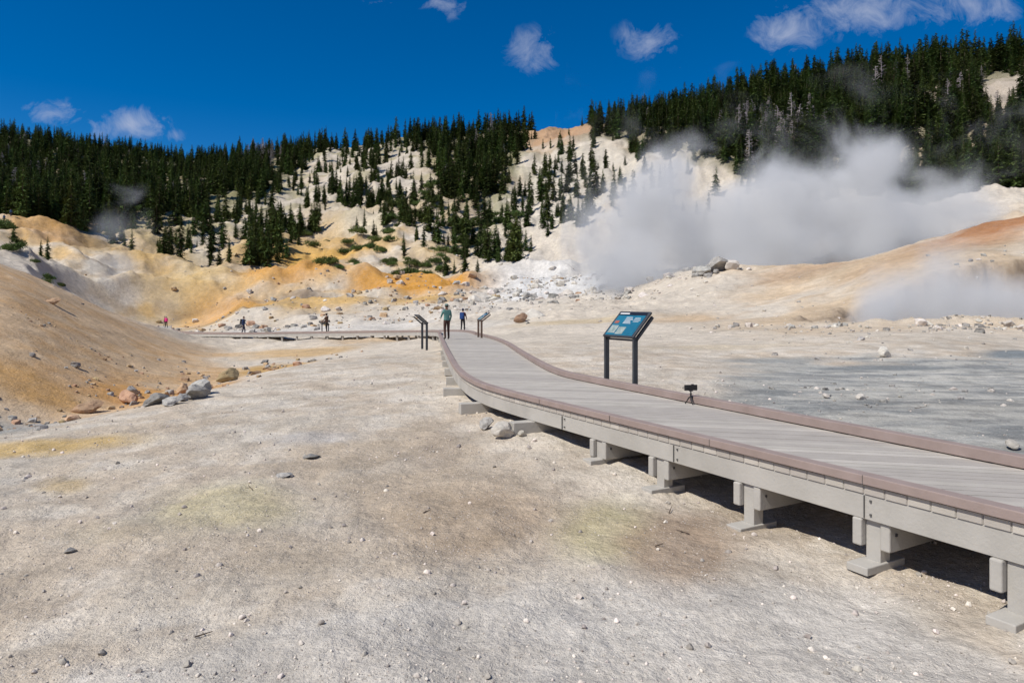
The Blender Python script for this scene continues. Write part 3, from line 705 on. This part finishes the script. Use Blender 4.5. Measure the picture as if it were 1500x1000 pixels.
    if hat:
        mb.ball(hc+Vector((0,-.008,.05)),(.095,.11,.085),6,16,8,lambda q: Vector((q.x,q.y,max(q.z,-.01))))
        mb.ball(hc+Vector((0,.03,.045)),(.12,.15,.010),6,16,6)
    o=mb.obj(name,mats,None,smooth=True)
    if pack:
        pb=MB()
        pb.box((0,-.225+tilt*.05,1.20),(.15,0,0),(0,.085,0),(0,0,.235),0); pb.box((0,-.33+tilt*.05,1.12),(.11,0,0),(0,.03,0),(0,0,.12),0); pb.box((0,-.21,1.455),(.13,0,0),(0,.09,0),(0,0,.03),0)
        for sg in (-1,1):
            pts3=[Vector((sg*.11,-.14,1.42)),Vector((sg*.115,-.02,1.50)),Vector((sg*.115,.11,1.40)),Vector((sg*.13,.12,1.25)),Vector((sg*.15,-.1,1.08))]
            for a_,b_2 in zip(pts3[:-1],pts3[1:]): pb.tube(a_,b_2,.018,.018,0,6)
        pb.obj('backpack',[cloth('pack_cloth',pack)],o,bevel=.03)
    o.location=loc; o.rotation_euler=(0,0,head); o.scale=(k,k,k)
    return o
person('hiker',(-3.02,31.6,dz(0,31.6)),math.radians(25),1.64,(.12,.27,.25),(.085,.045,.035),hat=(.14,.22,.2),stride=.04,armL=(.3,.6),armR=(.1,.1))
person('hiker',(-3.78,52.5,wz(0,52.5)+.01),math.radians(-15),1.78,(.12,.04,.05),(.03,.03,.035),hat=(.05,.06,.12),pack=(.03,.08,.25),stride=.08,armL=(.2,.3),armR=(.2,.3))
person('hiker',(-28.3,72.0,wz(0,72.0)+.01),math.radians(-80),1.85,(.05,.08,.18),(.035,.04,.08),stride=.18,armL=(.15,.1),armR=(-.1,0),pack=(.05,.05,.06))
person('hiker',(-17.6,64.8,wz(0,64.8)+.01),math.radians(70),1.85,(.16,.09,.055),(.05,.04,.03),stride=.1,hat=(.06,.05,.04),armL=(.3,.5),armR=(.3,.5))
person('hiker',(-55.2,109,wz(0,109)+.01),math.radians(170),1.85,(.80,.04,.26),(.03,.03,.035),stride=.12,hat=(.6,.6,.6))
person('hiker',(-59.5,117,wz(0,117)+.01),math.radians(150),1.7,(.35,.10,.14),(.05,.04,.04),stride=.12)
for u,y,c in ((6,150,(.05,.2,.3)),(16,152,(.04,.1,.25))):
    g=gpt(u,y); person('hiker',(g.x,g.y,g.z),1.0,1.72,c,(.05,.05,.07),stride=.12,pack=(.05,.1,.2))
# ------------------------------------------------------------------ steam
def steam(name,blobs,lo,hi,dens,nscale,thr,step=1.0,namp=1.4,glow=.17):
    m=bpy.data.materials.new(name+'_vapour'); m.use_nodes=True; t=NT(m.node_tree); t.n.clear()
    out=t.node('ShaderNodeOutputMaterial'); g=t.node('ShaderNodeNewGeometry'); P=g.outputs['Position']
    wn=t.node('ShaderNodeTexNoise'); wn.inputs['Scale'].default_value=nscale*.6; wn.inputs['Detail'].default_value=1; t.link(P,wn.inputs['Vector'])
    ws=t.node('ShaderNodeVectorMath',operation='SUBTRACT'); t.link(wn.outputs['Color'],ws.inputs[0]); ws.inputs[1].default_value=(.5,.5,.5)
    wsc=t.node('ShaderNodeVectorMath',operation='SCALE'); t.link(ws.outputs[0],wsc.inputs[0]); wsc.inputs['Scale'].default_value=.9/nscale
    wa=t.node('ShaderNodeVectorMath',operation='ADD'); t.link(P,wa.inputs[0]); t.link(wsc.outputs[0],wa.inputs[1]); PW=wa.outputs[0]
    tot=None
    for (x,y,z,rx,ry,rz,s) in blobs:
        a=t.node('ShaderNodeVectorMath',operation='SUBTRACT'); t.link(PW,a.inputs[0]); a.inputs[1].default_value=(x,y,z)
        d=t.node('ShaderNodeVectorMath',operation='DIVIDE'); t.link(a.outputs[0],d.inputs[0]); d.inputs[1].default_value=(rx,ry,rz)
        l=t.node('ShaderNodeVectorMath',operation='LENGTH'); t.link(d.outputs[0],l.inputs[0])
        w=t.maprange(l.outputs['Value'],0,1.25,s,0)
        tot=w if tot is None else t.math('SMOOTH_MAX',tot,w,.15)
    nz=t.noise(P,nscale,5,.62,.4)
    v=t.math('ADD',tot,t.math('MULTIPLY',t.math('SUBTRACT',nz,.5),namp))
    v=t.math('MAXIMUM',t.math('SUBTRACT',v,thr),0.0)
    v=t.math('MULTIPLY',t.math('POWER',v,1.3),dens)
    gate=t.math('MULTIPLY',v,t.maprange(tot,0.02,.25))
    pv=t.node('ShaderNodeVolumePrincipled'); pv.inputs['Color'].default_value=(.97,.97,.98,1); pv.inputs['Anisotropy'].default_value=-.1
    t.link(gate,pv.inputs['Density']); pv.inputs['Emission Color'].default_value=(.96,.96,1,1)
    t.link(t.math('MULTIPLY',gate,glow),pv.inputs['Emission Strength'])  # added self-emission brightens the vapour in place of multiply scattered sunlight
    t.link(pv.outputs[0],out.inputs['Volume'])
    try: m.cycles.volume_step_rate=step
    except Exception: pass
    mb=MB(); c=[(a+b)/2 for a,b in zip(lo,hi)]; h=[(b-a)/2 for a,b in zip(lo,hi)]
    mb.box(c,(h[0],0,0),(0,h[1],0),(0,0,h[2])); return mb.obj(name,[m])
def pb(u,v,y,r,s=1.0,ry=None,sx=1.0):
    k=y/1000; return ((u-750)*k,y,EYE+(445-v)*k,r*k*sx,(ry or r*k*1.1),r*k,s)
B=[pb(935,395,98,85,1.1),pb(955,320,103,90,1.0),pb(1045,345,105,100,1.15,12),pb(1150,325,106,105,1.15,12),pb(1260,330,107,95,1.1,11),pb(1350,330,108,80,1.0),pb(1265,255,108,75,.85),pb(1000,258,106,70,.75),pb(1420,305,108,70,.7),pb(865,350,98,70,.65),pb(1080,385,100,70,1.0)]
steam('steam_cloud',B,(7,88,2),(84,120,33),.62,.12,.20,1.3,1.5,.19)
B=[pb(1320,440,44.5,70,1.1),pb(1400,445,44.5,75,1.1),pb(1480,450,44.5,60,1.0),pb(1310,405,45.5,50,.7),pb(1400,400,45.5,60,.75)]
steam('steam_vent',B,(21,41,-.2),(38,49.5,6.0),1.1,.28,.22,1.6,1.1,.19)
B=[pb(170,390,120,50,.7),pb(175,330,122,50,.7),pb(195,285,124,40,.5)]
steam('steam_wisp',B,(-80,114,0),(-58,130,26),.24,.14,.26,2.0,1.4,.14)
# ------------------------------------------------------------------ light, sky, camera
S=Vector((-.62,-.42,.95)).normalized()
el=math.asin(S.z); az=math.atan2(S.x,S.y)
sun=bpy.data.lights.new('sun','SUN'); sun.energy=4.5; sun.angle=math.radians(.53); sun.color=(1,.955,.87)
so=bpy.data.objects.new('sun',sun); so.rotation_euler=S.to_track_quat('Z','Y').to_euler(); so.location=(0,0,60); link(so)
w=bpy.data.worlds.new('World'); scene.world=w; w.use_nodes=True; t=NT(w.node_tree)
bg=w.node_tree.nodes['Background']; sky=t.node('ShaderNodeTexSky',sky_type='NISHITA'); sky.sun_disc=False
sky.sun_elevation=el; sky.sun_rotation=az%(2*math.pi); sky.altitude=2500; sky.air_density=1.0; sky.dust_density=.1; sky.ozone_density=5
tc=t.node('ShaderNodeTexCoord'); sx_=t.node('ShaderNodeSeparateXYZ'); t.link(tc.outputs['Generated'],sx_.inputs[0])
yc=t.math('MAXIMUM',sx_.outputs[1],.05); a=t.math('DIVIDE',sx_.outputs[0],yc); b_=t.math('DIVIDE',sx_.outputs[2],yc)
cv=t.node('ShaderNodeCombineXYZ'); t.link(a,cv.inputs[0]); t.link(b_,cv.inputs[1])
mk=None
for (u,v,ru,rv,s) in ((783,75,42,34,.8),(950,58,46,32,.75),(655,8,36,20,.7),(560,2,30,8,.5),(1150,45,55,36,.95),(1270,16,110,38,.95),(1420,8,90,34,.9),(190,183,60,26,1.0),(75,166,50,20,.8),(245,198,40,14,.5)):
    da=t.math('DIVIDE',t.math('SUBTRACT',a,(u-750)/1000),ru*1.35/1000); db=t.math('DIVIDE',t.math('SUBTRACT',b_,(445-v)/1000),rv*1.35/1000)
    d2=t.math('SQRT',t.math('ADD',t.math('MULTIPLY',da,da),t.math('MULTIPLY',db,db))); g=t.maprange(d2,0,1,s,0)
    mk=g if mk is None else t.math('MAXIMUM',mk,g)
nz=t.noise(cv.outputs[0],20,10,.66,.6)
cl=t.math('MULTIPLY',t.maprange(t.math('ADD',mk,t.math('MULTIPLY',t.math('SUBTRACT',nz,.5),2.4)),.25,1.45),t.maprange(mk,0,.35))
hs=t.node('ShaderNodeHueSaturation'); hs.inputs['Hue'].default_value=.503; hs.inputs['Saturation'].default_value=1.38; hs.inputs['Value'].default_value=1.14; t.link(sky.outputs[0],hs.inputs['Color'])
sc_=t.mix(t.math('MULTIPLY',cl,.8),hs.outputs[0],(5.6,6.1,7.6,1))
t.link(sc_,bg.inputs['Color']); bg.inputs['Strength'].default_value=.09
cam=bpy.data.cameras.new('camera'); cam.lens=24; cam.sensor_width=36; cam.shift_y=-55/1500; cam.clip_end=8000; cam.clip_start=.05
co=bpy.data.objects.new('camera',cam); co.location=(0,0,EYE); co.rotation_euler=(math.radians(90),0,0); link(co); scene.camera=co
scene.view_settings.view_transform='Standard'; scene.view_settings.look='None'; scene.view_settings.exposure=0
